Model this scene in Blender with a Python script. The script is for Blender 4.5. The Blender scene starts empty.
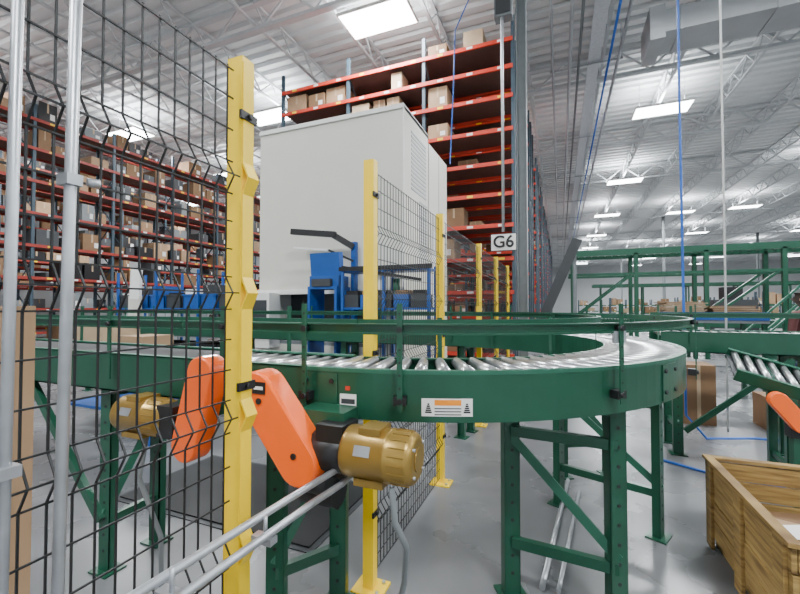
import bpy, math, random
from mathutils import Vector, Matrix
random.seed(7)
S=bpy.context.scene
V=Vector

# ---------------------------------------------------------------- materials
def mat(name,col,rough=0.5,metal=0.0,var=0.08,scale=6.0,bump=0.0,emit=None,detail=4,coat=0):
    m=bpy.data.materials.new(name); m.use_nodes=True
    nt=m.node_tree; b=nt.nodes['Principled BSDF']
    b.inputs['Roughness'].default_value=rough; b.inputs['Metallic'].default_value=metal
    if coat: b.inputs['Coat Weight'].default_value=coat
    tc=nt.nodes.new('ShaderNodeTexCoord'); n=nt.nodes.new('ShaderNodeTexNoise')
    n.inputs['Scale'].default_value=scale; n.inputs['Detail'].default_value=detail
    nt.links.new(tc.outputs['Object'],n.inputs['Vector'])
    r=nt.nodes.new('ShaderNodeValToRGB')
    r.color_ramp.elements[0].position=0.3; r.color_ramp.elements[1].position=0.7
    c0=[max(0,c*(1-var)) for c in col]+[1]; c1=[min(1,c*(1+var)) for c in col]+[1]
    r.color_ramp.elements[0].color=c0; r.color_ramp.elements[1].color=c1
    nt.links.new(n.outputs['Fac'],r.inputs['Fac']); nt.links.new(r.outputs['Color'],b.inputs['Base Color'])
    if bump:
        bp=nt.nodes.new('ShaderNodeBump'); bp.inputs['Strength'].default_value=bump
        bp.inputs['Distance'].default_value=0.01
        nt.links.new(n.outputs['Fac'],bp.inputs['Height']); nt.links.new(bp.outputs['Normal'],b.inputs['Normal'])
    if emit:
        b.inputs['Emission Color'].default_value=(*emit[0],1); b.inputs['Emission Strength'].default_value=emit[1]
    return m
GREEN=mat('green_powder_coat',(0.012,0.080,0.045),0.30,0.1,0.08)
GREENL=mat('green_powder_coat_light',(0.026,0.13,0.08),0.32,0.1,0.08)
YEL=mat('safety_yellow',(0.92,0.62,0.004),0.4,0,0.05)
ORG=mat('orange_guard_paint',(0.98,0.13,0.004),0.38,0,0.04,coat=0.3)
GOLD=mat('gold_motor_paint',(0.34,0.215,0.05),0.32,0.55,0.08)
BLK=mat('black_plastic',(0.010,0.010,0.012),0.45)
WIRE=mat('black_wire_coat',(0.008,0.009,0.010),0.5)
STEEL=mat('roller_steel',(0.62,0.63,0.64),0.28,0.9,0.06,scale=20)
GALV=mat('galvanised_steel',(0.46,0.48,0.51),0.38,0.75,0.12,scale=15)
GREY=mat('grey_paint',(0.18,0.20,0.21),0.5)
DGREY=mat('dark_grey_paint',(0.04,0.045,0.05),0.5)
WHITE=mat('lift_module_white',(0.64,0.63,0.56),0.42,0,0.02,scale=2)
WHITE2=mat('white_trim',(0.78,0.78,0.75),0.5,0,0.03)
CEIL=mat('ceiling_white_steel',(0.72,0.74,0.75),0.5,0,0.03,scale=0.6)
JOIST=mat('joist_white_paint',(0.58,0.61,0.63),0.55,0,0.03)
DUCT=mat('duct_galvanised',(0.42,0.44,0.46),0.5,0.2,0.06,scale=1.5)
CARD=mat('cardboard_tan',(0.36,0.235,0.135),0.8,0,0.12,scale=3)
CARD2=mat('cardboard_brown',(0.21,0.12,0.06),0.8,0,0.12,scale=3)
CARD3=mat('cardboard_pale',(0.45,0.33,0.21),0.8,0,0.1,scale=3)
RED=mat('rack_beam_red',(0.55,0.04,0.018),0.45,0,0.06)
RED2=mat('rack_beam_red_dimmed',(0.30,0.03,0.02),0.55,0,0.06)  # darker copy of the beam red, dim light on the left racks painted in
RUP=mat('rack_upright_grey_green',(0.045,0.075,0.10),0.5,0.1)
DECK=mat('rack_wire_deck',(0.12,0.07,0.06),0.6,0.2)
BLUE=mat('blue_paint',(0.010,0.085,0.34),0.4,0,0.06)
BLUEH=mat('blue_air_hose',(0.02,0.12,0.50),0.35)
PAPER=mat('paper_white',(0.8,0.8,0.78),0.7,0,0.02)
RUBB=mat('belt_rubber',(0.012,0.013,0.014),0.6)
WALL=mat('wall_panel_white',(0.66,0.68,0.69),0.7,0,0.03,scale=0.4)
LENS=mat('lamp_lens',(0.9,0.9,0.9),0.5,0,0.0,emit=((.95,.98,1),18))
SKIN=mat('skin',(0.5,0.28,0.19),0.55); HAIR=mat('hair_dark',(0.03,0.018,0.012),0.7)
CLOTH=mat('jacket_maroon',(0.10,0.03,0.03),0.85); DENIM=mat('trouser_denim',(0.03,0.045,0.09),0.85)
def floor_mat():
    m=mat('polished_concrete',(0.165,0.17,0.177),0.30,0,0.18,scale=0.7,detail=8)
    nt=m.node_tree; b=nt.nodes['Principled BSDF']
    tc=nt.nodes['Texture Coordinate']; n=nt.nodes.new('ShaderNodeTexNoise'); n.inputs['Scale'].default_value=1.2; n.inputs['Detail'].default_value=6
    mr=nt.nodes.new('ShaderNodeMapRange'); mr.inputs['To Min'].default_value=0.20; mr.inputs['To Max'].default_value=0.36
    nt.links.new(tc.outputs['Object'],n.inputs['Vector']); nt.links.new(n.outputs['Fac'],mr.inputs['Value']); nt.links.new(mr.outputs['Result'],b.inputs['Roughness'])
    return m
FLOOR=floor_mat()
def wood_mat():
    m=mat('crate_pine',(0.42,0.27,0.11),0.7,0,0.2)
    nt=m.node_tree; n=[x for x in nt.nodes if x.type=='TEX_NOISE'][0]; tc=nt.nodes['Texture Coordinate']
    mp=nt.nodes.new('ShaderNodeMapping'); mp.inputs['Scale'].default_value=(3,3,40)
    nt.links.new(tc.outputs['Object'],mp.inputs['Vector']); nt.links.new(mp.outputs['Vector'],n.inputs['Vector']); n.inputs['Scale'].default_value=1.2; n.inputs['Detail'].default_value=8
    r=[x for x in nt.nodes if x.type=='VALTORGB'][0]
    r.color_ramp.elements[0].color=(0.15,0.08,0.022,1); r.color_ramp.elements[1].color=(0.46,0.30,0.095,1)
    return m
WOOD=wood_mat()

# ---------------------------------------------------------------- mesh builder
class MB:
    def __init__(s): s.v=[];s.f=[];s.m=[];s.sm=[];s.mats=[]
    def mi(s,m):
        if m not in s.mats: s.mats.append(m)
        return s.mats.index(m)
    def add(s,vs,fs,m,smooth=False):
        o=len(s.v); s.v+= [tuple(x) for x in vs]; k=s.mi(m)
        for f in fs: s.f.append([i+o for i in f]); s.m.append(k); s.sm.append(smooth)
    def box(s,a,b,m):
        x0,x1=sorted((a[0],b[0]));y0,y1=sorted((a[1],b[1]));z0,z1=sorted((a[2],b[2]))
        s.add([(x0,y0,z0),(x1,y0,z0),(x1,y1,z0),(x0,y1,z0),(x0,y0,z1),(x1,y0,z1),(x1,y1,z1),(x0,y1,z1)],
              [(0,3,2,1),(4,5,6,7),(0,1,5,4),(1,2,6,5),(2,3,7,6),(3,0,4,7)],m)
    def rbox(s,c,sz,ang,m,axis='Z'):
        R=Matrix.Rotation(ang,3,axis); hs=[x/2 for x in sz]; vs=[]
        for z in(-1,1):
            for x,y in((-1,-1),(1,-1),(1,1),(-1,1)): vs.append(V(c)+R@V((x*hs[0],y*hs[1],z*hs[2])))
        s.add(vs,[(0,3,2,1),(4,5,6,7),(0,1,5,4),(1,2,6,5),(2,3,7,6),(3,0,4,7)],m)
    def frame(s,d):
        d=d.normalized(); up=V((0,0,1)) if abs(d.z)<0.95 else V((0,1,0))
        a=d.cross(up).normalized(); b=a.cross(d).normalized(); return a,b
    def beam(s,p,q,w,h,m):
        p=V(p);q=V(q);a,b=s.frame(q-p);vs=[]
        for e in(p,q):
            for x,y in((-1,-1),(1,-1),(1,1),(-1,1)): vs.append(e+a*x*w/2+b*y*h/2)
        s.add(vs,[(0,3,2,1),(4,5,6,7),(0,1,5,4),(1,2,6,5),(2,3,7,6),(3,0,4,7)],m)
    def cyl(s,p,q,r,m,r2=None,n=16,caps=True):
        s.lathe(p,q,[(0,r),(1,r if r2 is None else r2)],m,n,caps)
    def lathe(s,p,q,prof,m,n=24,caps=True,smooth=True):
        p=V(p);q=V(q);d=q-p;a,b=s.frame(d);vs=[];fs=[]
        for t,r in prof:
            for i in range(n):
                an=2*math.pi*i/n; vs.append(p+d*t+a*math.cos(an)*r+b*math.sin(an)*r)
        for k in range(len(prof)-1):
            for i in range(n):
                j=(i+1)%n; fs.append((k*n+i,k*n+j,(k+1)*n+j,(k+1)*n+i))
        s.add(vs,fs,m,smooth)
        if caps:
            o=len(s.v)-len(vs); k=s.mi(m)
            s.f.append([o+i for i in range(n)][::-1]);s.m.append(k);s.sm.append(False)
            L=(len(prof)-1)*n
            s.f.append([o+L+i for i in range(n)]);s.m.append(k);s.sm.append(False)
    def tube(s,pts,r,m,n=6):
        pts=[V(p) for p in pts];vs=[];fs=[]
        for i,p in enumerate(pts):
            d=(pts[min(i+1,len(pts)-1)]-pts[max(i-1,0)]); a,b=s.frame(d)
            for k in range(n):
                an=2*math.pi*k/n+0.785; vs.append(p+a*math.cos(an)*r+b*math.sin(an)*r)
        for i in range(len(pts)-1):
            for k in range(n):
                j=(k+1)%n; fs.append((i*n+k,i*n+j,(i+1)*n+j,(i+1)*n+k))
        s.add(vs,fs,m,n>5)
    def sweep(s,prof,c,a0,a1,m,n=64):
        vs=[];fs=[];k=len(prof)
        for i in range(n+1):
            t=a0+(a1-a0)*i/n
            for r,z in prof: vs.append((c[0]+r*math.sin(t),c[1]-r*math.cos(t),z))
        for i in range(n):
            for j in range(k):
                l=(j+1)%k; fs.append((i*k+j,(i+1)*k+j,(i+1)*k+l,i*k+l))
        fs.append(tuple(range(k))); fs.append(tuple(n*k+j for j in range(k))[::-1])
        s.add(vs,fs,m,False)
    def obj(s,name,parent=None,bevel=0,loc=None,rotz=0):
        me=bpy.data.meshes.new(name); me.from_pydata(s.v,[],s.f)
        for m in s.mats: me.materials.append(m)
        me.polygons.foreach_set('material_index',s.m); me.polygons.foreach_set('use_smooth',s.sm); me.update()
        o=bpy.data.objects.new(name,me); S.collection.objects.link(o)
        if parent: o.parent=parent
        if loc: o.location=loc
        o.rotation_euler[2]=rotz
        if bevel:
            b=o.modifiers.new('bevel','BEVEL'); b.width=bevel; b.segments=2; b.limit_method='ANGLE'
        return o
def empty(name,loc=(0,0,0),rotz=0):
    o=bpy.data.objects.new(name,None); S.collection.objects.link(o); o.location=loc; o.rotation_euler[2]=rotz; o.empty_display_size=0.2; return o

# ---------------------------------------------------------------- room shell
ZC=10.4; X0,X1,Y0,Y1=-34,46,-9,98
b=MB(); b.box((X0,Y0,-0.2),(X1,Y1,0),FLOOR)
b.obj('floor')
b=MB()
prof=[];y=Y0
while y<Y1:
    prof+=[(y,ZC),(y+0.22,ZC),(y+0.25,ZC+0.13),(y+0.45,ZC+0.13),(y+0.48,ZC)]; y+=0.48
vs=[];fs=[]
for yy,zz in prof: vs+=[(X0,yy,zz),(X1,yy,zz)]
for i in range(len(prof)-1): fs.append((2*i,2*i+1,2*i+3,2*i+2))
b.add(vs,fs,CEIL); b.box((X0,Y0,ZC+0.14),(X1,Y1,ZC+0.3),CEIL)
b.obj('ceiling')
for nm,a,c in(('wall_back',(X0,Y1,0),(X1,Y1+0.3,ZC+0.3)),('wall_front',(X0,Y0-0.3,0),(X1,Y0,ZC+0.3)),
              ('wall_left',(X0-0.3,Y0,0),(X0,Y1,ZC+0.3)),('wall_right',(X1,Y0,0),(X1+0.3,Y1,ZC+0.3))):
    b=MB(); b.box(a,c,WALL); b.obj(nm)
b=MB()
x=-32.2
while x<X1:
    zt=ZC-0.02; zb=zt-0.62
    b.box((x-.05,Y0,zt-.07),(x+.05,Y1,zt),JOIST); b.box((x-.045,Y0,zb-.06),(x+.045,Y1,zb),JOIST)
    y=Y0;k=0
    while y<Y1-0.8:
        if y<60:
            b.beam((x,y,zb if k%2 else zt-.04),(x,y+0.6,zt-.04 if k%2 else zb),0.04,0.04,JOIST)
        y+=0.6;k+=1
    x+=2.4
b.obj('roof_joists')
b=MB()
for y in(2.5,9,15.5,22,28.5,41.5,54.5,67.5,80.5):
    zt=ZC-0.05; zb=zt-0.80
    b.box((X0,y-.09,zt-.1),(X1,y+.09,zt),JOIST); b.box((X0,y-.09,zb-.1),(X1,y+.09,zb),JOIST)
    x=X0;k=0
    while x<X1-.9:
        b.beam((x,y,zb if k%2 else zt-.05),(x+.9,y,zt-.05 if k%2 else zb),0.06,0.06,JOIST); x+=.9;k+=1
b.obj('roof_girder_trusses')
def column(x,y):
    b=MB(); w=.2
    b.box((-w/2,-w/2,0),(-w/2+.02,w/2,ZC-0.9),GREY); b.box((w/2-.02,-w/2,0),(w/2,w/2,ZC-0.9),GREY); b.box((-w/2,-.01,0),(w/2,.01,ZC-0.9),GREY)
    b.box((-.18,-.18,0),(.18,.18,.03),GREY); b.box((-.14,-.14,ZC-.96),(.14,.14,ZC-.92),GREY)
    b.obj('building_column',loc=(x,y,0))
column(-0.70,8.5)
for p in((20,28.5),(20,54.5),(8.6,41.5),(8.6,67.5),(33,41.5)): column(*p)

# ---------------------------------------------------------------- high bay lights
def lamp(x,y,w=1.9,e=830):
    z=9.22; h=.5
    b=MB(); b.box((-w/2,-h,.04),(w/2,h,.10),WHITE2); b.box((-w/2-.03,-h-.03,.02),(w/2+.03,-h,.10),WHITE2); b.box((-w/2-.03,h,.02),(w/2+.03,h+.03,.10),WHITE2)
    b.box((-w/2-.03,-h,.02),(-w/2,h,.10),WHITE2); b.box((w/2,-h,.02),(w/2+.03,h,.10),WHITE2)
    b.box((-w/2+.01,-h+.01,.025),(w/2-.01,h-.01,.04),LENS)
    b.box((-.3,-.1,.1),(.3,.1,.18),WHITE2)
    for s in(-1,1): b.cyl((s*w*.4,0,.1),(s*w*.4,0,ZC-z-.02),.01,GALV,n=6)
    o=b.obj('high_bay_light',loc=(x,y,z))
    for nm,ee,rx,lz in(('lamp_panel',e,0,.005),('ceiling_fill_light',e*.22,math.pi,.2)):  # second, upward light is an added fill to brighten the ceiling
        l=bpy.data.lights.new(nm,'AREA'); l.shape='RECTANGLE'; l.size=w; l.size_y=h*2; l.energy=ee; l.color=(.95,.98,1)
        lo=bpy.data.objects.new(nm,l); S.collection.objects.link(lo); lo.parent=o; lo.location=(0,0,lz); lo.rotation_euler[0]=rx
for x,ys in((3.8,(-3,8,18.3,28,38,48.5,58.5,68.5,80)),(13.5,(-3,8,18,28.5,38.8,50.7,63,75,87)),(23.2,(0,16,32,53,65,77,88)),(34,(10,35,60,80)),
            (9.3,(39,62)),(-4.5,(-3,9.6,20,36)),(-11,(2.5,13,25,45)),(-18,(5,12,18,26,50)),(-26,(8,22,45))):
    for y in ys: lamp(x,y)

# ---------------------------------------------------------------- ceiling services
b=MB()
for x,z,r,m in((0.35,9.1,.05,GALV),(0.62,9.2,.04,GREY),(1.45,9.0,.035,BLUEH),(1.75,9.2,.05,GALV),(-0.15,9.15,.04,GALV)):
    b.cyl((x,-6,z),(x,90,z),r,m,n=8)
for y in range(-4,80,6):
    b.box((-.25,y-.02,9.25),(1.9,y+.02,9.3),GALV)
    for x in(-.2,1.85): b.cyl((x,y,9.3),(x,y,ZC),.012,GALV,n=6)
b.box((.9,-2,9.32),(1.25,80,9.34),GALV); b.box((.9,-2,9.34),(.92,80,9.44),GALV); b.box((1.23,-2,9.34),(1.25,80,9.44),GALV)
b.obj('ceiling_pipe_run')
b=MB()
b.box((2.6,12.3,8.8),(20,13.4,9.4),DUCT)
for x in range(3,20,2): b.box((x,12.27,8.77),(x+.06,13.43,9.43),DUCT); b.cyl((x+.5,12.85,9.4),(x+.5,12.85,ZC),.012,GALV,n=6)
b.box((2.3,12.2,8.6),(2.65,13.5,9.5),DUCT)
b.obj('hvac_duct')
b=MB(); b.tube([(1.32,5.5,9.0),(1.32,5.5,4),(1.33,5.5,1.2),(1.33,5.48,.25),(1.5,5.4,.03),(2.0,5.6,.03),(3.6,5.7,.03)],.014,BLUEH,8); b.obj('blue_air_hose')
b=MB(); b.tube([(.9,4.55,.012),(1.3,4.3,.012),(1.9,4.2,.012),(2.4,3.6,.012),(3.2,3.4,.012)],.012,BLUEH,8); b.obj('blue_floor_hose')
b=MB(); b.cyl((1.85,5.9,0),(1.85,5.9,9.3),.012,PAPER,n=8); b.obj('conduit_drop')
b=MB(); b.cyl((-1.05,8.2,3),(-1.05,8.2,9.2),.03,GALV,n=8); b.box((-1.2,8.15,7.4),(-.85,8.38,8.3),GREY); b.box((-1.17,8.13,7.45),(-.88,8.15,8.25),DGREY); b.obj('electrical_riser')
b=MB(); b.tube([(-1.75,8.5,9.9),(-1.8,8.5,8.2),(-2.1,8.5,7.6),(-2.15,8.5,6.2),(-2.2,8.4,4.6)],.014,BLUEH,6); b.obj('blue_cable')

# ---------------------------------------------------------------- pallet racks
def rack_mesh(nb,bw,dep,levels,top,fill,seed,boxes=True,beamm=None,dark=False):
    rnd=random.Random(seed); b=MB(); L=nb*bw; beamm=beamm or RED
    for i in range(nb+1):
        x=i*bw
        for y in(0.04,dep-.04):
            b.box((x-.045,y-.04,0),(x+.045,y+.04,top),RUP)
            b.box((x-.09,y-.07,0),(x+.09,y+.07,.015),RUP)
        z=.3;k=0
        while z<top-.9:
            b.beam((x,.05,z if k%2 else z+.9),(x,dep-.05,z+.9 if k%2 else z),.03,.03,RUP); z+=.9;k+=1
    for z in levels:
        for y in(-.01,dep+.01): b.box((0,y-.025,z-.10),(L,y+.025,z),beamm)
        b.box((.05,.03,z-.03),(L-.05,dep-.03,z-.01),DECK)
        for i in range(nb):
            for j in range(3):
                xx=i*bw+.4+j*.8
                if xx<L: b.box((xx,-.037,z-.08),(xx+.16,-.034,z-.02),PAPER if rnd.random()<.6 else YEL)
    if boxes:
        lv=list(levels)+[top]
        pal=[CARD,CARD,CARD2,CARD3,CARD,CARD2,CARD,CARD3] if not dark else [CARD2,CARD2,DGREY,CARD,DGREY,CARD2,BLK,GREY]  # dark set puts the dimness of the left racks into the box colours
        for li,z in enumerate(levels):
            gap=(lv[li+1]-z-.16) if li+1<len(levels) else .75
            for i in range(nb):
                x=i*bw+.12; end=(i+1)*bw-.12
                while x<end-.3:
                    w=rnd.uniform(.3,.75)
                    if x+w>end: break
                    if rnd.random()<fill:
                        h=min(gap,rnd.uniform(.28,.7)); d=rnd.uniform(.5,dep-.15); y0=rnd.uniform(.03,.12)
                        m=rnd.choice(pal)
                        b.box((x,y0,z),(x+w,y0+d,z+h),m)
                        b.box((x+w*.45,y0-.003,z+h*.5),(x+w*.55,y0-.001,z+h),CARD3 if m!=DGREY else GREY)
                        if rnd.random()<.5: b.box((x+w*.62,y0-.004,z+h*.2),(x+w*.88,y0-.002,z+h*.5),PAPER)
                    x+=w+rnd.uniform(.02,.15)
    return b
LV=[.3,1.1,1.9,2.75,3.6,4.4,5.2,6.05,6.9,7.65,8.35]
main=rack_mesh(3,2.38,1.1,LV,8.9,.34,3).obj('pallet_rack',loc=(-8.2,10.3,0))
m2=rack_mesh(3,2.38,1.1,LV,8.9,.40,5)
o2=m2.obj('pallet_rack',loc=(-8.2,11.6,0))
for y in(15.6,16.9,20.8,22.1,26,27.3,31.2,32.5,36.4,41.6,46.8,52,57.2,62.4):
    o=bpy.data.objects.new('pallet_rack',(o2 if int(y)%2 else main).data); S.collection.objects.link(o); o.location=(-8.2,y,0)
LV2=[.3,1.4,2.5,3.6,4.7,5.8,6.9,7.9]
l1=rack_mesh(11,2.6,1.1,LV2,8.4,.45,11,beamm=RED2,dark=True).obj('pallet_rack',loc=(-16.5,0,0),rotz=math.pi/2)
for x in(-22.4,-26.6):
    o=bpy.data.objects.new('pallet_rack',l1.data); S.collection.objects.link(o); o.location=(x,-1,0); o.rotation_euler[2]=math.pi/2
e=empty('aisle_sign',(-1.3,10.2,3.1))
b=MB(); b.box((-.30,-.02,-.2),(.30,.0,.2),PAPER); b.box((-.32,0,-.22),(.32,.03,.22),DGREY); b.obj('sign_board',e)
tx=bpy.data.curves.new('sign_text','FONT'); tx.body='G6'; tx.size=.42; tx.align_x='CENTER'; tx.align_y='CENTER'; tx.extrude=.004; tx.offset=.008
t=bpy.data.objects.new('sign_text',tx); S.collection.objects.link(t); t.parent=e; t.location=(0,-.03,0); t.rotation_euler=(math.pi/2,0,0); tx.materials.append(BLK)

# ---------------------------------------------------------------- vertical lift module
e=empty('vertical_lift_module',(-2.19,5.58,0))
W=2.75;H=4.58
b=MB()
b.box((-W,0.03,1.75),(0,1.22,H),WHITE)
b.box((-W,.55,0),(0,1.22,1.75),WHITE)
b.box((-W,0.03,0),(-W+.3,.55,1.75),WHITE); b.box((-.3,0.03,0),(0,.55,1.75),WHITE)
b.box((-W+.3,0.03,0),(-.3,.55,.85),WHITE)
b.box((-W+.3,.05,.85),(-.3,.5,.9),GREY); b.box((-W+.3,.53,.9),(-.3,.55,1.75),DGREY)
b.box((-W+.34,.08,.9),(-.34,.45,.98),GALV)
b.box((-W-.02,0.0,1.70),(.0,0.03,1.78),WHITE2)
b.box((-W-.02,-.25,.8),(-W+.45,0.03,1.72),WHITE2); b.box((-W+.02,-.255,1.0),(-W+.4,-.25,1.6),DGREY)
b.box((-.008,-.0,1.75),(.004,.03,H),WHITE2)
b.box((-W,0,H-.05),(0,1.22,H+.02),WHITE2)
b.cyl((-W*.3,.03,2.05),(-W*.3,.022,2.05),.06,DGREY,n=20); b.cyl((-W*.3,.023,2.05),(-W*.3,.018,2.05),.045,WHITE2,n=20); b.box((-W*.3-.22,.022,2.03),(-W*.3-.08,.028,2.07),DGREY)
b.obj('front_unit',e)
b=MB()
b.box((-W,1.27,0),(0,2.5,H-.12),WHITE); b.box((-W+.1,1.2,0),(-.05,1.28,H-.3),DGREY)
for k in range(14): b.box((0,.35,H-.3-k*.07),(.008,1.1,H-.265-k*.07),DUCT)
for k in range(20): b.box((0,.75,2.2+k*.055),(.008,1.15,2.225+k*.055),DUCT)
b.box((0,1.9,0),(.004,1.908,H-.15),GREY)
b.box((0,1.4,1.2),(.01,1.85,2.9),WHITE2)
b.obj('rear_unit',e)

# ---------------------------------------------------------------- pick station with boom arm in front of module
ps=empty('pick_station')
b=MB()
b.box((-3.02,5.46,0),(-2.94,5.54,2.5),BLUE)
b.beam((-2.98,5.46,2.42),(-3.25,5.3,2.60),.07,.09,BLK); b.beam((-3.2,5.3,2.60),(-3.95,5.2,2.68),.07,.09,BLK)
b.beam((-3.3,5.25,2.36),(-3.9,5.2,2.42),.05,.03,PAPER)
b.beam((-3.3,5.25,2.36),(-2.98,5.46,2.2),.03,.03,BLK)
b.obj('monitor_boom_arm',ps)
b=MB()
for x in(-2.9,-2.25,-1.6):
    for y in(5.0,5.32): b.box((x-.02,y-.02,0),(x+.02,y+.02,2.05),BLUE)
for z in(1.05,1.45,1.98): b.box((-2.9,5.0,z),(-1.6,5.34,z+.03),BLUE)
b.box((-2.95,4.97,2.0),(-1.55,5.0,2.06),BLK)
b.beam((-2.9,4.98,2.06),(-1.7,4.98,1.85),.03,.04,BLK)
for i in range(5):
    x=-2.88+i*.255; b.box((x,5.02,1.48),(x+.22,5.3,1.66),BLUE if i%2 else DGREY); b.box((x+.02,5.04,1.66),(x+.2,5.28,1.72),CARD2 if i%2 else BLK)
    b.box((x,5.02,1.08),(x+.22,5.3,1.25),BLUE)
b.cyl((-2.1,5.1,1.66),(-2.1,5.1,1.88),.05,GREENL,n=12); b.box((-2.45,5.05,1.72),(-2.3,5.2,1.95),PAPER)
b.obj('pick_shelf',ps)
b=MB()
b.box((-3.5,5.0,0),(-3.46,5.4,1.75),BLUE); b.box((-3.04,5.0,0),(-3.0,5.4,1.75),BLUE)
b.box((-3.5,5.0,1.75),(-3.0,5.4,1.79),BLUE)
b.rbox((-3.25,5.14,2.05),(.5,.12,.5),.12,BLUE,'X'); b.box((-3.5,5.05,1.79),(-3.0,5.35,1.95),BLUE)
b.box((-3.42,4.98,1.79),(-3.1,5.06,1.9),DGREY)
b.obj('tote_stand',ps)
def tote(b,x,y,z,w,d,h,m):
    b.box((x,y,z),(x+w,y+d,z+.01),m)
    for a,c in(((x,y,z),(x+w,y+.015,z+h)),((x,y+d-.015,z),(x+w,y+d,z+h)),((x,y,z),(x+.015,y+d,z+h)),((x+w-.015,y,z),(x+w,y+d,z+h))): b.box(a,c,m)
    b.box((x-.015,y-.015,z+h-.03),(x+w+.015,y,z+h),m)
b=MB()
for x in(-8.7,-7.55,-6.4,-5.25):
    for y in(5.6,6.2): b.box((x-.02,y-.02,0),(x+.02,y+.02,2.2),BLUE)
for z in(.45,.9,1.4): b.box((-8.7,5.6,z),(-5.25,6.2,z+.03),GREY)
b.box((-8.7,5.57,1.38),(-5.25,5.6,1.46),BLUE)
i=0;x=-8.66
while x<-5.6:
    tote(b,x,5.62,1.43,.4,.5,.30,BLUE if i%3 else DGREY); b.box((x+.03,5.65,1.46),(x+.37,6.05,1.76+.07*(i%3)),(PAPER,DGREY,BLUE,BLK)[i%4])
    tote(b,x,5.62,.93,.4,.5,.32,BLK); tote(b,x,5.62,.48,.4,.5,.3,BLK)
    b.box((x+.06,5.605,1.0),(x+.2,5.62,1.08),PAPER)
    x+=.46;i+=1
b.rbox((-8.0,5.5,1.95),(.28,.06,.62),.05,PAPER,'Y'); b.rbox((-8.02,5.5,1.5),(.34,.05,.4),.0,WHITE)
b.obj('tote_shelf')
b=MB()
for x in(-5.6,-4.1):
    for y in(3.0,3.7): b.box((x-.03,y-.03,0),(x+.03,y+.03,.9),BLUE)
b.box((-5.65,2.95,.9),(-4.05,3.75,.94),GREY); b.box((-5.5,3.05,.94),(-5.0,3.5,1.25),CARD3); b.box((-4.8,3.1,.94),(-4.4,3.5,1.15),CARD)
b.box((-5.6,3.0,.3),(-4.1,3.7,.33),BLUE)
b.obj('packing_bench')
b=MB()
for i,x in enumerate((-12.4,-11.2)):
    b.box((x,8.2,0),(x+1.1,9.2,1.9),GREY); b.box((x+.08,8.18,.2),(x+.52,8.2,1.8),DUCT); b.box((x+.58,8.18,.2),(x+1.02,8.2,1.8),DUCT); b.box((x+.5,8.16,.9),(x+.53,8.18,1.1),BLK)
b.obj('equipment_cabinet')

# ---------------------------------------------------------------- conveyors
ZT=1.23; FH=.19
def leg(b,x,y,z1,ang=0,w=.085):
    R=Matrix.Rotation(ang,3,'Z')
    def bb(a,c,m):
        cx=[(a[i]+c[i])/2 for i in range(3)]; sz=[abs(c[i]-a[i]) for i in range(3)]
        p=R@V((cx[0],cx[1],0)); b.rbox((x+p.x,y+p.y,cx[2]),sz,ang,m)
    bb((-w/2,-.004,0),(w/2,.004,z1),GREEN); bb((-w/2,-.004,0),(-w/2+.006,.045,z1),GREEN); bb((w/2-.006,-.004,0),(w/2,.045,z1),GREEN)
    bb((-w/2-.03,-.04,0),(w/2+.03,.08,.01),GREEN)
    z=.12
    while z<z1-.03:
        p=R@V((0,-.006,0)); q=R@V((0,-.003,0))
        b.cyl((x+q.x,y+q.y,z),(x+p.x,y+p.y,z),.009,BLK,n=8); z+=.09
def hframe(b,p,q,z1,ang):
    leg(b,p[0],p[1],z1,ang); leg(b,q[0],q[1],z1,ang)
    for z in(.28,.85): b.beam((*p,z),(*q,z),.035,.05,GREEN)
    b.beam((*p,.32),(*q,.82),.012,.045,GREENL)
    b.beam((*p,z1-.03),(*q,z1-.03),.05,.05,GREEN)
def straight(b,x0,x1,y0,y1,zt,kind='roller',guard=True,h=FH):
    for y,s in((y0,1),(y1,-1)):
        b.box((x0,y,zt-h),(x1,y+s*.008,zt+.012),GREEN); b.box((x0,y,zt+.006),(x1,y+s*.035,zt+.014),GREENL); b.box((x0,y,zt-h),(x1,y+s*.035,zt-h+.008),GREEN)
    x=x0+.05
    if kind=='belt':
        b.box((x0,y0+.035,zt-.02),(x1,y1-.035,zt),RUBB); b.box((x0,y0+.03,zt-.12),(x1,y1-.03,zt-.1),DGREY)
    else:
        while x<x1-.02:
            b.cyl((x,y0+.01,zt-.02),(x,y1-.01,zt-.02),.024,STEEL,n=10); x+=.085
    x=x0+.3
    while x<x1:
        b.box((x-.03,y0+.01,zt-h+.01),(x+.03,y1-.01,zt-h+.05),GREEN); x+=.9
    if guard:
        for y,s in((y0-.012,-1),(y1+.012,1)):
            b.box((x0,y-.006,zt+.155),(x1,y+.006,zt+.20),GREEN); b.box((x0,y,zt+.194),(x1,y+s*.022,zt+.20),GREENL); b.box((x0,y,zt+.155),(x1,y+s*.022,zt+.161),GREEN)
            x=x0+.25
            while x<x1:
                b.box((x-.012,y+s*.008,zt-.12),(x+.012,y+s*.016,zt+.27),GREEN); b.cyl((x,y,zt+.175),(x,y+s*.03,zt+.175),.012,BLK,n=8); x+=1.1
C=(-1.0,3.15); RO=1.72; RI=1.28
root=empty('curved_roller_conveyor',(0,0,0))
b=MB(); zt=ZT
b.sweep([(RO,zt-FH),(RO,zt+.012),(RO-.03,zt+.012),(RO-.03,zt+.006),(RO-.008,zt+.006),(RO-.008,zt-FH+.008),(RO-.03,zt-FH+.008),(RO-.03,zt-FH)],C,0,math.pi,GREEN,72)
b.sweep([(RO+.002,zt-.002),(RO+.002,zt+.014),(RO-.03,zt+.014),(RO-.03,zt+.012)],C,0,math.pi,GREENL,72)
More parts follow.
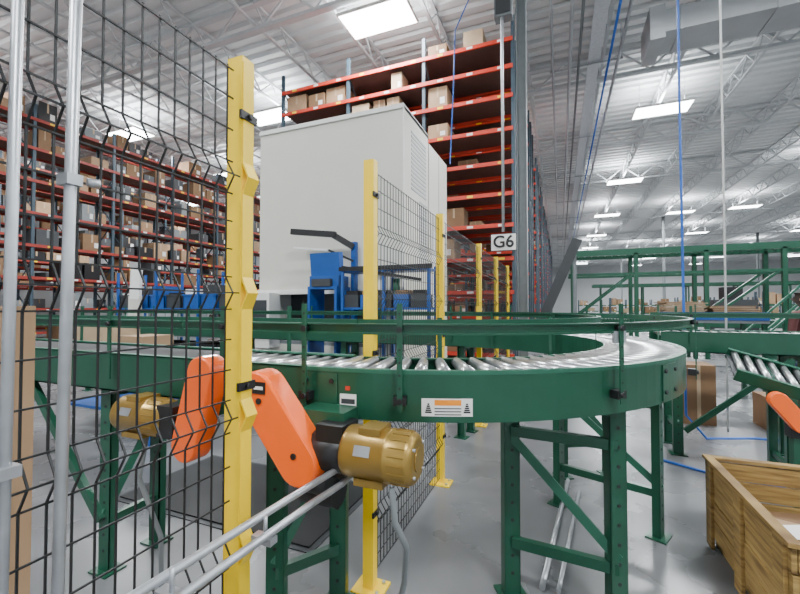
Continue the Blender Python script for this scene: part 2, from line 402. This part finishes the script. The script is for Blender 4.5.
b.sweep([(RI,zt-FH),(RI,zt+.008),(RI+.03,zt+.008),(RI+.03,zt+.002),(RI+.008,zt+.002),(RI+.008,zt-FH+.008),(RI+.03,zt-FH+.008),(RI+.03,zt-FH)],C,0,math.pi,GREEN,72)
for a in(2,60,118,176):
    t=math.radians(a); b.sweep([(RO,zt-FH+.01),(RO+.006,zt-FH+.01),(RO+.006,zt-.01),(RO,zt-.01)],C,t-.05,t+.05,GREEN,4)
    for da in(-.035,.035):
        for dz in(-.04,-.14):
            s,c=math.sin(t+da),math.cos(t+da); b.cyl((C[0]+(RO+.004)*s,C[1]-(RO+.004)*c,zt+dz),(C[0]+(RO+.014)*s,C[1]-(RO+.014)*c,zt+dz),.01,BLK,n=8)
b.obj('curve_frame',root)
b=MB(); n=50
for i in range(n):
    t=math.pi*(i+.5)/n; s,c=math.sin(t),math.cos(t)
    b.cyl((C[0]+(RI+.01)*s,C[1]-(RI+.01)*c,zt-.012),(C[0]+(RO-.01)*s,C[1]-(RO-.01)*c,zt-.016),.024,STEEL,r2=.032,n=14)
b.sweep([(RI+.05,zt-.12),(RI+.05,zt-.11),(RO-.05,zt-.11),(RO-.05,zt-.12)],C,0.03,math.pi-.03,DGREY,48)
b.obj('rollers',root)
b=MB()
for R,s in((RO+.016,1),(RI-.016,-1)):
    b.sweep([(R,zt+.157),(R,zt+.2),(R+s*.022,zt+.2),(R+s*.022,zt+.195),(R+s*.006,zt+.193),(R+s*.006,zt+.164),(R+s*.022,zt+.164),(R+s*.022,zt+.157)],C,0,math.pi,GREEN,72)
for a in(0.5,13.8,44.5,75,105,135,165):
    t=math.radians(a); s,c=math.sin(t),math.cos(t); R=RO+.045
    b.rbox((C[0]+R*s,C[1]-R*c,zt+.07),(.022,.006,.42),t,GREEN); b.rbox((C[0]+(R-.018)*s,C[1]-(R-.018)*c,zt-.1),(.05,.04,.035),t,BLK)
    for dz in(-.1,.178): b.cyl((C[0]+(R-.03)*s,C[1]-(R-.03)*c,zt+dz),(C[0]+(R+.012)*s,C[1]-(R+.012)*c,zt+dz),.012,BLK,n=8)
    if 40<a<50: b.rbox((C[0]+(R-.01)*s,C[1]-(R-.01)*c,zt+.14),(.07,.012,.05),t,GALV)
    for dz in(-.05,0,.05,.1,.24): b.cyl((C[0]+(R+.003)*s,C[1]-(R+.003)*c,zt+dz),(C[0]+(R+.004)*s,C[1]-(R+.004)*c,zt+dz),.005,BLK,n=6)
for a in(20,50,90,130,165):
    t=math.radians(a); s,c=math.sin(t),math.cos(t); R=RI-.045
    b.rbox((C[0]+R*s,C[1]-R*c,zt+.04),(.022,.006,.34),t,GREEN)
b.obj('guard_rails',root)
b=MB()
AMB=mat('label_amber',(0.95,0.30,0.01),0.5)
def label(a0,a1,z0,z1,m,o=.0015): 
    b.sweep([(RO+.0005,z0),(RO+o,z0),(RO+o,z1),(RO+.0005,z1)],C,math.radians(a0),math.radians(a1),m,6)
label(16.5,23.2,1.065,1.135,PAPER); label(18.2,21.7,1.108,1.13,AMB,.002)
label(18.2,21.7,1.070,1.074,BLK,.002); label(18.2,21.7,1.082,1.086,BLK,.002); label(18.2,21.7,1.094,1.098,BLK,.002)
for a0 in(16.9,21.95):
    for k in range(5): label(a0+.05+k*.08,a0+.95-k*.08,1.078+k*.008,1.084+k*.008,BLK,.002)
label(5.2,7.6,1.07,1.14,PAPER); label(5.4,7.4,1.10,1.12,DGREY,.002); label(5.4,7.4,1.078,1.09,DGREY,.002); label(6,6.7,1.155,1.172,RED,.002)
b.obj('warning_labels',root)
b=MB()
hframe(b,(0.245,2.12),(-.24,2.16),zt-FH,math.radians(30))
hframe(b,(0.60,3.05),(0.0,3.28),zt-FH,math.radians(65))
hframe(b,(0.40,4.03),(0.03,3.83),zt-FH,math.radians(120))
hframe(b,(-1.22,1.50),(-1.05,1.77),zt-FH,math.radians(12))
hframe(b,(-1.0,4.80),(-1.05,4.53),zt-FH,math.radians(170))
b.obj('support_legs',root)
b=MB(); straight(b,-1.7,-1.0,1.43,1.87,ZT,'roller'); straight(b,-8,-1.72,1.43,1.87,ZT,'belt')
for x in(-2.4,-4.2,-6.0,-7.8): hframe(b,(x,1.49),(x,1.79),ZT-FH,0)
b.beam((-2.4,1.47,.3),(-3.1,1.47,1.04),.03,.05,GREEN); b.beam((-4.2,1.47,.3),(-4.9,1.47,1.04),.03,.05,GREEN)
b.obj('infeed_section',root)
b=MB(); straight(b,-8,-1.0,4.43,4.87,ZT,'roller')
for x in(-2.6,-4.4,-6.2,-7.8): hframe(b,(x,4.51),(x,4.81),ZT-FH,0)
b.obj('return_section',root)
b=MB(); straight(b,.95,9,4.75,5.25,ZT,'roller')
for x in(1.1,2.1,3.6,5.4,7.2): hframe(b,(x,4.81),(x,5.19),ZT-FH,0)
b.beam((1.15,4.78,.25),(2.0,4.78,1.0),.03,.05,GREEN)
b.obj('outfeed_conveyor')
ch=empty('inclined_roller_chute',(1.36,4.22,1.05),-.12)
b=MB(); straight(b,0,2.2,-.28,.25,0,'roller',False,.08); b.box((0,-.26,-.06),(2.2,.24,-.05),DGREY); o=b.obj('bed',ch); o.rotation_euler=(.26,.30,0)
b=MB()
for x,z in((.3,.83),(1.7,.41)):
    for y,dz in((-.22,0),(.2,.1)): b.box((x-.03,y-.03,-1.05),(x+.03,y+.03,-1.05+z+dz),GREEN)
    b.beam((x,-.22,-.8),(x,.2,-.8),.03,.04,GREEN)
b.beam((.3,-.25,-.45),(1.2,-.25,-.95),.03,.045,GREEN)
b.obj('legs',ch)

# ---------------------------------------------------------------- drives
def guard_cover(b,p,q,r0,r1,y0,y1,m):
    p=V((p[0],0,p[1]));q=V((q[0],0,q[1]));d=(q-p).normalized(); nrm=V((d.z,0,-d.x))
    def outline(k,y):
        o=[]
        for i in range(13):
            a=math.pi*i/12; o.append(q+nrm*math.cos(a)*r1*k+d*math.sin(a)*r1*k)
        for i in range(13):
            a=math.pi*i/12; o.append(p-nrm*math.cos(a)*r0*k-d*math.sin(a)*r0*k)
        return [V((v.x,y,v.z)) for v in o]
    rings=[outline(1,y1),outline(1,y0+.014),outline(.965,y0+.004),outline(.90,y0)]
    vs=[v for r in rings for v in r]; n=26; fs=[]
    for k in range(3):
        for i in range(n): j=(i+1)%n; fs.append((k*n+i,k*n+j,(k+1)*n+j,(k+1)*n+i))
    fs.append(tuple(range(n))); fs.append(tuple(3*n+i for i in range(n))[::-1])
    b.add(vs,fs,m,False)
def motor(b,x0,x1,y,z,r):
    d=x1-x0
    b.lathe((x0,y,z),(x1,y,z),[(0,r*.8),(.03,r*.97),(.08,r),(.62,r),(.63,r*1.03),(.66,r*1.03),(.67,r),(.90,r),(.96,r*.93),(.99,r*.8),(1,r*.7)],GOLD,32)
    for i in range(20):
        t=2*math.pi*i/20
        b.beam((x0+d*.70,y+math.cos(t)*r,z+math.sin(t)*r),(x0+d*.92,y+math.cos(t)*r,z+math.sin(t)*r),.004,.004,GOLD)
    b.cyl((x1,y,z),(x1+.004,y,z),r*.45,GOLD,n=20)
    for i in range(4):
        t=math.pi/4+i*math.pi/2; b.cyl((x1-.006,y+math.cos(t)*r*.72,z+math.sin(t)*r*.72),(x1+.006,y+math.cos(t)*r*.72,z+math.sin(t)*r*.72),.006,GALV,n=8)
    b.box((x0+d*.25,y-.05,z+r*.8),(x0+d*.55,y+.05,z+r*1.08),GOLD)
    b.box((x0+d*.2,y-.06,z-r-.008),(x0+d*.6,y+.06,z-r*.8),GOLD)
    b.rbox((x0+d*.36,y-r*.93,z+r*.35),(d*.22,.004,.035),-.38,GALV,'X')
e=empty('drive_unit'); e.parent=root
b=MB(); guard_cover(b,(-1.085,1.165),(-.89,.925),.085,.085,1.205,1.30,ORG)
b.cyl((-.90,1.205,.955),(-.90,1.20,.955),.012,BLK,n=10); b.cyl((-1.06,1.205,1.14),(-1.06,1.20,1.14),.012,BLK,n=10)
o=b.obj('chain_guard',e)
b=MB(); b.rbox((-1.06,1.203,1.19),(.06,.003,.045),.0,BLK); b.rbox((-1.06,1.2015,1.19),(.042,.002,.012),0,PAPER); b.obj('guard_label',e)
b=MB(); motor(b,-.72,-.45,1.285,.98,.090); b.obj('motor',e)
b=MB(); b.box((-.83,1.24,.92),(-.72,1.36,1.07),BLK); b.cyl((-.9,1.29,.96),(-.7,1.29,.96),.07,BLK); b.cyl((-.93,1.3,.84),(-.80,1.3,.84),.05,BLK)
b.box((-.95,1.30,.86),(-.74,1.42,.9),BLK); b.box((-.95,1.3,1.02),(-.75,1.42,1.10),GREEN)
b.cyl((-.95,1.36,.78),(-.80,1.36,.78),.06,RUBB,n=24)
b.obj('gear_reducer',e)
b=MB(); pts=[(-.52,1.22,.90),(-.50,1.2,.80),(-.49,1.28,.68),(-.53,1.36,.5),(-.60,1.4,.25),(-.62,1.44,.02)]
b.tube(pts,.011,GREY,8); b.obj('flexible_conduit',e)
b=MB()
b.tube([(-.72,1.33,.935),(-.745,1.26,.915),(-.775,1.1,.905),(-.87,.54,.87)],.0115,GALV,12)
b.tube([(-.70,1.33,.90),(-.72,1.24,.872),(-.745,1.1,.865),(-.84,.36,.83)],.0115,GALV,12)
for t in(.25,.62):
    x=-.775-.125*t; y=1.1-.7*t; b.box((x-.018,y-.015,.825),(x+.05,y+.015,.845),GALV); b.cyl((x+.02,y,.835),(x+.02,y,.90),.006,GALV,n=8)
b.obj('motor_conduit_pair',e)
e=empty('drive_unit_2'); e.parent=root
b=MB(); guard_cover(b,(-1.41,1.215),(-1.50,.90),.072,.072,1.24,1.33,ORG); b.obj('chain_guard',e)
b=MB(); motor(b,-1.95,-1.64,1.30,.99,.085); b.box((-1.66,1.24,.92),(-1.56,1.36,1.06),BLK); b.box((-1.6,1.3,1.0),(-1.45,1.45,1.08),GREEN); b.obj('motor',e)
b=MB(); b.tube([(-1.8,1.3,.9),(-1.82,1.28,.7),(-1.7,1.3,.45),(-1.75,1.35,.05)],.011,GREY,8); b.obj('flexible_conduit',e)
e=empty('drive_unit'); e.parent=ch; e.matrix_parent_inverse=(Matrix.Translation((1.36,4.22,1.05))@Matrix.Rotation(-.12,4,'Z')).inverted()
b=MB(); guard_cover(b,(1.50,.80),(1.63,.63),.06,.06,3.78,3.84,ORG); b.obj('chain_guard',e)
b=MB(); motor(b,1.70,1.95,3.86,.66,.07); b.box((1.58,3.84,.52),(1.71,3.93,.72),BLK); b.box((1.60,3.85,0),(1.70,3.92,.53),GREEN); b.obj('motor',e)

# ---------------------------------------------------------------- safety fence
FX=-.95; FHT=2.27
folds=[.35,.75,1.16,1.54,1.9]
def offx(z):
    for f in folds:
        if abs(z-f)<.05: return .03*(1-abs(z-f)/.05)
    return 0
def panel(y0,y1,z0,z1,name,par):
    b=MB(); zs=[z0]
    for f in folds:
        if z0<f-.05 and f+.05<z1: zs+=[f-.05,f,f+.05]
    zs.append(z1)
    y=y0
    while y<=y1+1e-4:
        b.tube([(FX+offx(z),y,z) for z in zs],.0028,WIRE,4); y+=.045
    hz=[z0+.01,z1-.01]+[f+d for f in folds for d in(-.05,0,.05) if z0<f+d<z1]
    lst=sorted(folds)
    for a,c in zip([0.0]+lst,lst+[2.3]):
        a+=.05;c-=.05; 
        for k in(1/3,2/3):
            t=a+(c-a)*k
            if z0<t<z1: hz.append(t)
    for z in hz: b.tube([(FX+offx(z)+.004,y0,z),(FX+offx(z)+.004,y1,z)],.0028,WIRE,4)
    return b.obj(name,par)
def post(y,name,par,clampz=(.4,1.25,2.1),w=.05):
    b=MB(); b.box((FX-.03,y-w/2,0),(FX+.03,y+w/2,FHT+.02),YEL)
    b.box((FX-.08,y-.07,0),(FX+.09,y+.07,.012),YEL)
    for s in(-1,1): b.cyl((FX+.06,y+s*.045,.012),(FX+.06,y+s*.045,.025),.01,GALV,n=8)
    for z in clampz:
        b.box((FX+.028,y-.035,z-.013),(FX+.038,y+.035,z+.013),BLK); b.cyl((FX+.038,y,z),(FX+.048,y,z),.009,BLK,n=8)
    return b.obj(name,par)
fe=empty('wire_mesh_safety_fence',(0,0,0))
py=[.985,1.935,3.29,5.05,6.5,8.0]
for i,y in enumerate(py): post(y,'post_%d'%(i+1),fe)
b=MB(); zs=[.04]
for f in folds: zs+=[f-.05,f,f+.05]
zs.append(FHT)
vs=[];fs=[]
for z in zs: vs+=[(FX+.034+offx(z)*.8,.962,z),(FX+.034+offx(z)*.8,1.008,z),(FX+.028+offx(z)*.8,1.008,z),(FX+.028+offx(z)*.8,.962,z)]
for i in range(len(zs)-1):
    for j in range(4): l=(j+1)%4; fs.append((4*i+j,4*i+l,4*i+4+l,4*i+4+j))
b.add(vs,fs,YEL); b.obj('folded_edge_strip',fe)
panel(-.6,.95,.05,2.25,'mesh_panel_1',fe)
panel(1.98,3.25,.05,2.25,'mesh_panel_2',fe)
panel(3.33,5.02,1.5,2.25,'mesh_panel_3',fe)
panel(5.1,6.46,.05,2.25,'mesh_panel_4',fe)
panel(6.54,7.96,.05,2.25,'mesh_panel_5',fe)
b=MB(); b.cyl((-.905,.468,0),(-.895,.495,3.0),.0105,GALV,n=14)
for z in(.75,1.75): b.box((-.92,.47,z-.011),(-.885,.498,z+.011),GALV); b.cyl((-.885,.505,z),(-.878,.525,z),.009,GALV,n=8)
b.obj('vertical_conduit_1',fe)
b=MB(); b.cyl((-.905,.39,0),(-.90,.40,3.0),.009,GALV,n=14); b.box((-.92,.38,1.2),(-.885,.41,1.22),GALV); b.obj('vertical_conduit_2',fe)
b=MB(); b.box((-1.95,.35,0),(-1.29,.62,1.5),CARD); b.box((-1.66,.347,0),(-1.6,.35,1.5),CARD3); b.box((-1.29,.46,.2),(-1.287,.51,1.5),CARD3); b.obj('cardboard_carton',bevel=.006)
b=MB(); b.box((-3.2,2.1,0),(-1.45,3.0,.015),RUBB); b.box((-3.24,2.06,0),(-1.41,3.04,.006),DGREY); b.obj('anti_fatigue_mat')
b=MB(); b.cyl((-.1,2.25,.02),(.05,3.7,.02),.016,GALV,n=10); b.cyl((-.02,2.25,.02),(.13,3.5,.02),.012,GALV,n=10); b.obj('loose_floor_conduit')

# ---------------------------------------------------------------- wooden crate
e=empty('wooden_crate',(.86,3.10,0))
LX,LY,HZ=.85,1.0,.53
b=MB()
b.box((.01,-LY+.01,.08),(LX-.01,-.01,.10),WOOD)
for x in(.04,LX/2-.04,LX-.12): b.box((x,-LY,0),(x+.08,0,.08),WOOD)
np=4; ph=(HZ-.09)/np
for k in range(np):
    z0=.09+k*ph; z1=z0+ph-.008; d=random.uniform(-.003,.003)
    b.box((d,-LY,z0),(.02+d,0,z1),WOOD); b.box((LX-.02,-LY,z0),(LX,0,z1),WOOD)
    b.box((.02,-.02+d,z0),(LX-.02,d,z1),WOOD); b.box((.02,-LY+d,z0),(LX-.02,-LY+.02+d,z1),WOOD)
for x in(.02,LX-.06):
    for y in(-.06,-LY+.02): b.box((x,y,.1),(x+.04,y+.04,HZ-.01),WOOD)
for y in(-.12,-LY/2-.05,-LY+.03): b.box((-.018,y,.02),(0,y+.09,HZ),WOOD)
b.box((-.02,-LY-.02,HZ),(.03,.02,HZ+.02),WOOD); b.box((LX-.03,-LY-.02,HZ),(LX+.02,.02,HZ+.02),WOOD)
b.box((.03,-.03,HZ),(LX-.03,.02,HZ+.02),WOOD); b.box((.03,-LY-.02,HZ),(LX-.03,-LY+.03,HZ+.02),WOOD)
b.obj('crate_body',e,bevel=.003)
b=MB(); b.rbox((.35,-.3,.20),(.5,.4,.2),.2,CARD2); b.rbox((.30,-.5,.36),(.3,.22,.01),.4,PAPER); b.rbox((.3,-.5,.25),(.4,.3,.2),-.3,CARD); b.rbox((.33,-.78,.27),(.22,.3,.006),-.5,PAPER); b.obj('crate_contents',e)

# ---------------------------------------------------------------- right background structures
b=MB()
for y in(10.3,11.1):
    b.box((.2,y-.04,2.66),(13,y+.04,2.80),GREEN); b.box((.2,y-.03,2.2),(13,y+.03,2.26),GREEN)
    for x in(.3,1.6,2.9,4.2,6,8,10,12): b.box((x-.04,y-.04,0),(x+.04,y+.04,2.7),GREEN); b.box((x-.1,y-.1,0),(x+.1,y+.1,.02),GREEN)
    for x in(.3,2.9,6): b.beam((x,y,1.2),(x+1.2,y,2.2),.05,.05,GREEN)
x=.3
while x<13: b.cyl((x,10.34,2.76),(x,11.06,2.76),.03,STEEL,n=8); x+=.15
b.obj('elevated_conveyor_gantry')
# access stair beside the gantry
b=MB()
for y in(9.15,9.85):
    b.beam((3.4,y,0.1),(5.4,y,2.2),.04,.16,GREEN); b.beam((3.4,y,1.0),(5.4,y,3.1),.035,.035,GREENL); b.beam((3.4,y,.6),(5.4,y,2.7),.03,.03,GREENL)
    for k in range(4): x=3.45+k*.63; z=.1+(x-3.4)*1.05; b.box((x-.02,y-.02,max(0,z-.1)),(x+.02,y+.02,z+.9),GREEN)
    b.box((3.36,y-.04,0),(3.46,y+.04,.15),GREEN); b.box((5.36,y-.03,0),(5.42,y+.03,2.2),GREEN)
for k in range(9): x=3.5+k*.22; z=.2+k*.231; b.box((x,9.17,z),(x+.24,9.83,z+.03),GALV)
b.obj('access_stairway')
b=MB()
for x in(1.6,3.0):
    for y in(8.0,8.8): b.box((x-.03,y-.03,0),(x+.03,y+.03,1.3),GREEN)
b.box((1.55,7.95,1.22),(3.05,8.85,1.27),GREY); b.box((1.55,7.93,1.27),(3.05,7.96,1.4),BLUE); b.box((1.6,8.0,.5),(3.0,8.8,.53),GREY)
for i in range(18):
    z=1.27+i*.017; dx=random.uniform(-.04,.04); b.box((1.66+dx,8.05,z),(2.25+dx,8.7,z+.013),CARD if i%2 else CARD3)
for i in range(14):
    z=1.27+i*.017; dx=random.uniform(-.04,.04); b.box((2.35+dx,8.05,z),(2.95+dx,8.7,z+.013),CARD2 if i%2 else CARD)
b.obj('carton_packing_table')
b=MB(); b.box((1.45,6.1,0),(1.80,6.5,.75),CARD2); b.box((1.60,6.097,0),(1.64,6.1,.75),CARD3); b.obj('cardboard_carton')
b=MB(); b.box((2.3,6.1,0),(2.7,6.5,.4),CARD2); b.box((2.48,6.097,0),(2.52,6.1,.4),CARD3); b.obj('cardboard_carton')
low=rack_mesh(5,2.4,.9,[.3,.95,1.6],2.2,.45,21,beamm=GREEN).obj('storage_shelving',loc=(9,24,0))
for p in((20,30),(4,38),(22,45),(2,50),(12,60),(28,62)):
    o=bpy.data.objects.new('storage_shelving',low.data); S.collection.objects.link(o); o.location=(*p,0)
def conv(x0,x1,y0,zt2,w=.7):
    b=MB(); straight(b,x0,x1,y0,y0+w,zt2,'roller',False)
    x=x0+.5
    while x<x1: hframe(b,(x,y0+.06),(x,y0+w-.06),zt2-.19,0); x+=2.4
    return b
conv(.6,14,13.4,1.1).obj('distant_conveyor'); conv(1.5,18,18,1.0).obj('distant_conveyor')
b=conv(2,24,29,2.9); b.obj('distant_elevated_conveyor')
b=MB()
for x in(4.5,8.2,12.5):
    b.box((x,15.3,0),(x+1.1,16.2,1.7),DGREY); b.box((x+.1,15.28,.9),(x+1.0,15.3,1.5),GREY); b.box((x+.3,15.5,1.7),(x+.8,15.9,2.1),BLK); b.box((x,15.28,.1),(x+.5,15.3,.8),DUCT)
b.obj('labelling_machines')
b=MB(); b.beam((-.35,9.4,1.2),(.35,9.4,2.9),.7,.12,DGREY); b.beam((-.35,9.04,1.2),(.35,9.04,2.9),.04,.2,DGREY)
for x,z in((-.3,1.2),(.3,2.6)):
    for y in(9.1,9.7): b.box((x-.03,y-.03,0),(x+.03,y+.03,z),GREY)
b.obj('inclined_belt_conveyor')

# ---------------------------------------------------------------- worker (standing at right)
def skin(name,verts,edges,radii,m,par):
    me=bpy.data.meshes.new(name); me.from_pydata(verts,edges,[]); o=bpy.data.objects.new(name,me); S.collection.objects.link(o); o.parent=par
    me.materials.append(m); md=o.modifiers.new('skin','SKIN'); 
    for i,r in enumerate(radii): me.skin_vertices[0].data[i].radius=(r,r*.8) if isinstance(r,float) else r
    me.skin_vertices[0].data[0].use_root=True; md.use_smooth_shade=True
    sb=o.modifiers.new('sub','SUBSURF'); sb.levels=2; sb.render_levels=2; return o
w=empty('warehouse_worker',(3.18,7.25,0),.6)
skin('trousers',[(0,0,.95),(.1,0,.88),(.11,-.02,.5),(.12,.02,.1),(-.1,0,.88),(-.11,-.02,.5),(-.12,.02,.1)],[(0,1),(1,2),(2,3),(0,4),(4,5),(5,6)],[.14,.1,.075,.06,.1,.075,.06],DENIM,w)
skin('jacket',[(0,0,.92),(0,0,1.1),(0,0,1.32),(0,0,1.44),(.2,0,1.40),(.25,.02,1.13),(.22,-.14,.93),(-.2,0,1.40),(-.25,.02,1.13),(-.22,-.14,.93)],
     [(0,1),(1,2),(2,3),(2,4),(4,5),(5,6),(2,7),(7,8),(8,9)],[(.17,.12),(.16,.11),(.18,.12),(.08,.07),.065,.052,.042,.065,.052,.042],CLOTH,w)
skin('head',[(0,0,1.44),(0,-.01,1.52),(0,-.02,1.58),(0,-.01,1.66)],[(0,1),(1,2),(2,3)],[.055,.06,(.075,.09),(.072,.085)],SKIN,w)
skin('hair',[(0,.02,1.60),(0,.015,1.68),(0,.06,1.56)],[(0,1),(0,2)],[(.08,.085),(.07,.08),.06],HAIR,w)
b=MB(); b.lathe((0,-.09,1.57),(0,-.125,1.565),[(0,.016),(1,.008)],SKIN,8)
for s in(-1,1):
    b.cyl((s*.028,-.088,1.605),(s*.028,-.096,1.605),.009,HAIR,n=8); b.cyl((s*.07,0,1.59),(s*.088,.005,1.59),.022,SKIN,n=10)
    b.box((s*.12-.05,-.18,0),(s*.12+.05,.09,.09),BLK)
b.box((-.025,-.098,1.533),(.025,-.09,1.54),CLOTH); b.obj('face_and_boots',w,bevel=.004)
for s in(-1,1):
    vs=[(s*.22,-.14,.93),(s*.22,-.18,.87)];ed=[(0,1)];ra=[.026,.032]
    for k in range(4):
        i=len(vs); x=s*.22+(k-1.5)*.018; vs+=[(x,-.21,.82),(x,-.215,.775-.005*(k%2))]; ed+=[(1,i),(i,i+1)]; ra+=[.009,.008]
    i=len(vs); vs+=[(s*.185,-.2,.85),(s*.175,-.22,.81)]; ed+=[(1,i),(i,i+1)]; ra+=[.011,.009]
    skin('hand_%s'%('l' if s<0 else 'r'),vs,ed,ra,SKIN,w)

# ---------------------------------------------------------------- world + camera
wd=bpy.data.worlds.new('world'); S.world=wd; wd.use_nodes=True
bg=wd.node_tree.nodes['Background']; bg.inputs[0].default_value=(.8,.87,1,1); bg.inputs[1].default_value=.4
cd=bpy.data.cameras.new('camera'); cd.lens=17.9; cd.sensor_width=36; cd.clip_start=.02; cd.clip_end=300
co=bpy.data.objects.new('camera',cd); S.collection.objects.link(co); co.location=(0,0,1.5)
co.rotation_euler=(math.radians(91.3),0,math.radians(21.9)); S.camera=co
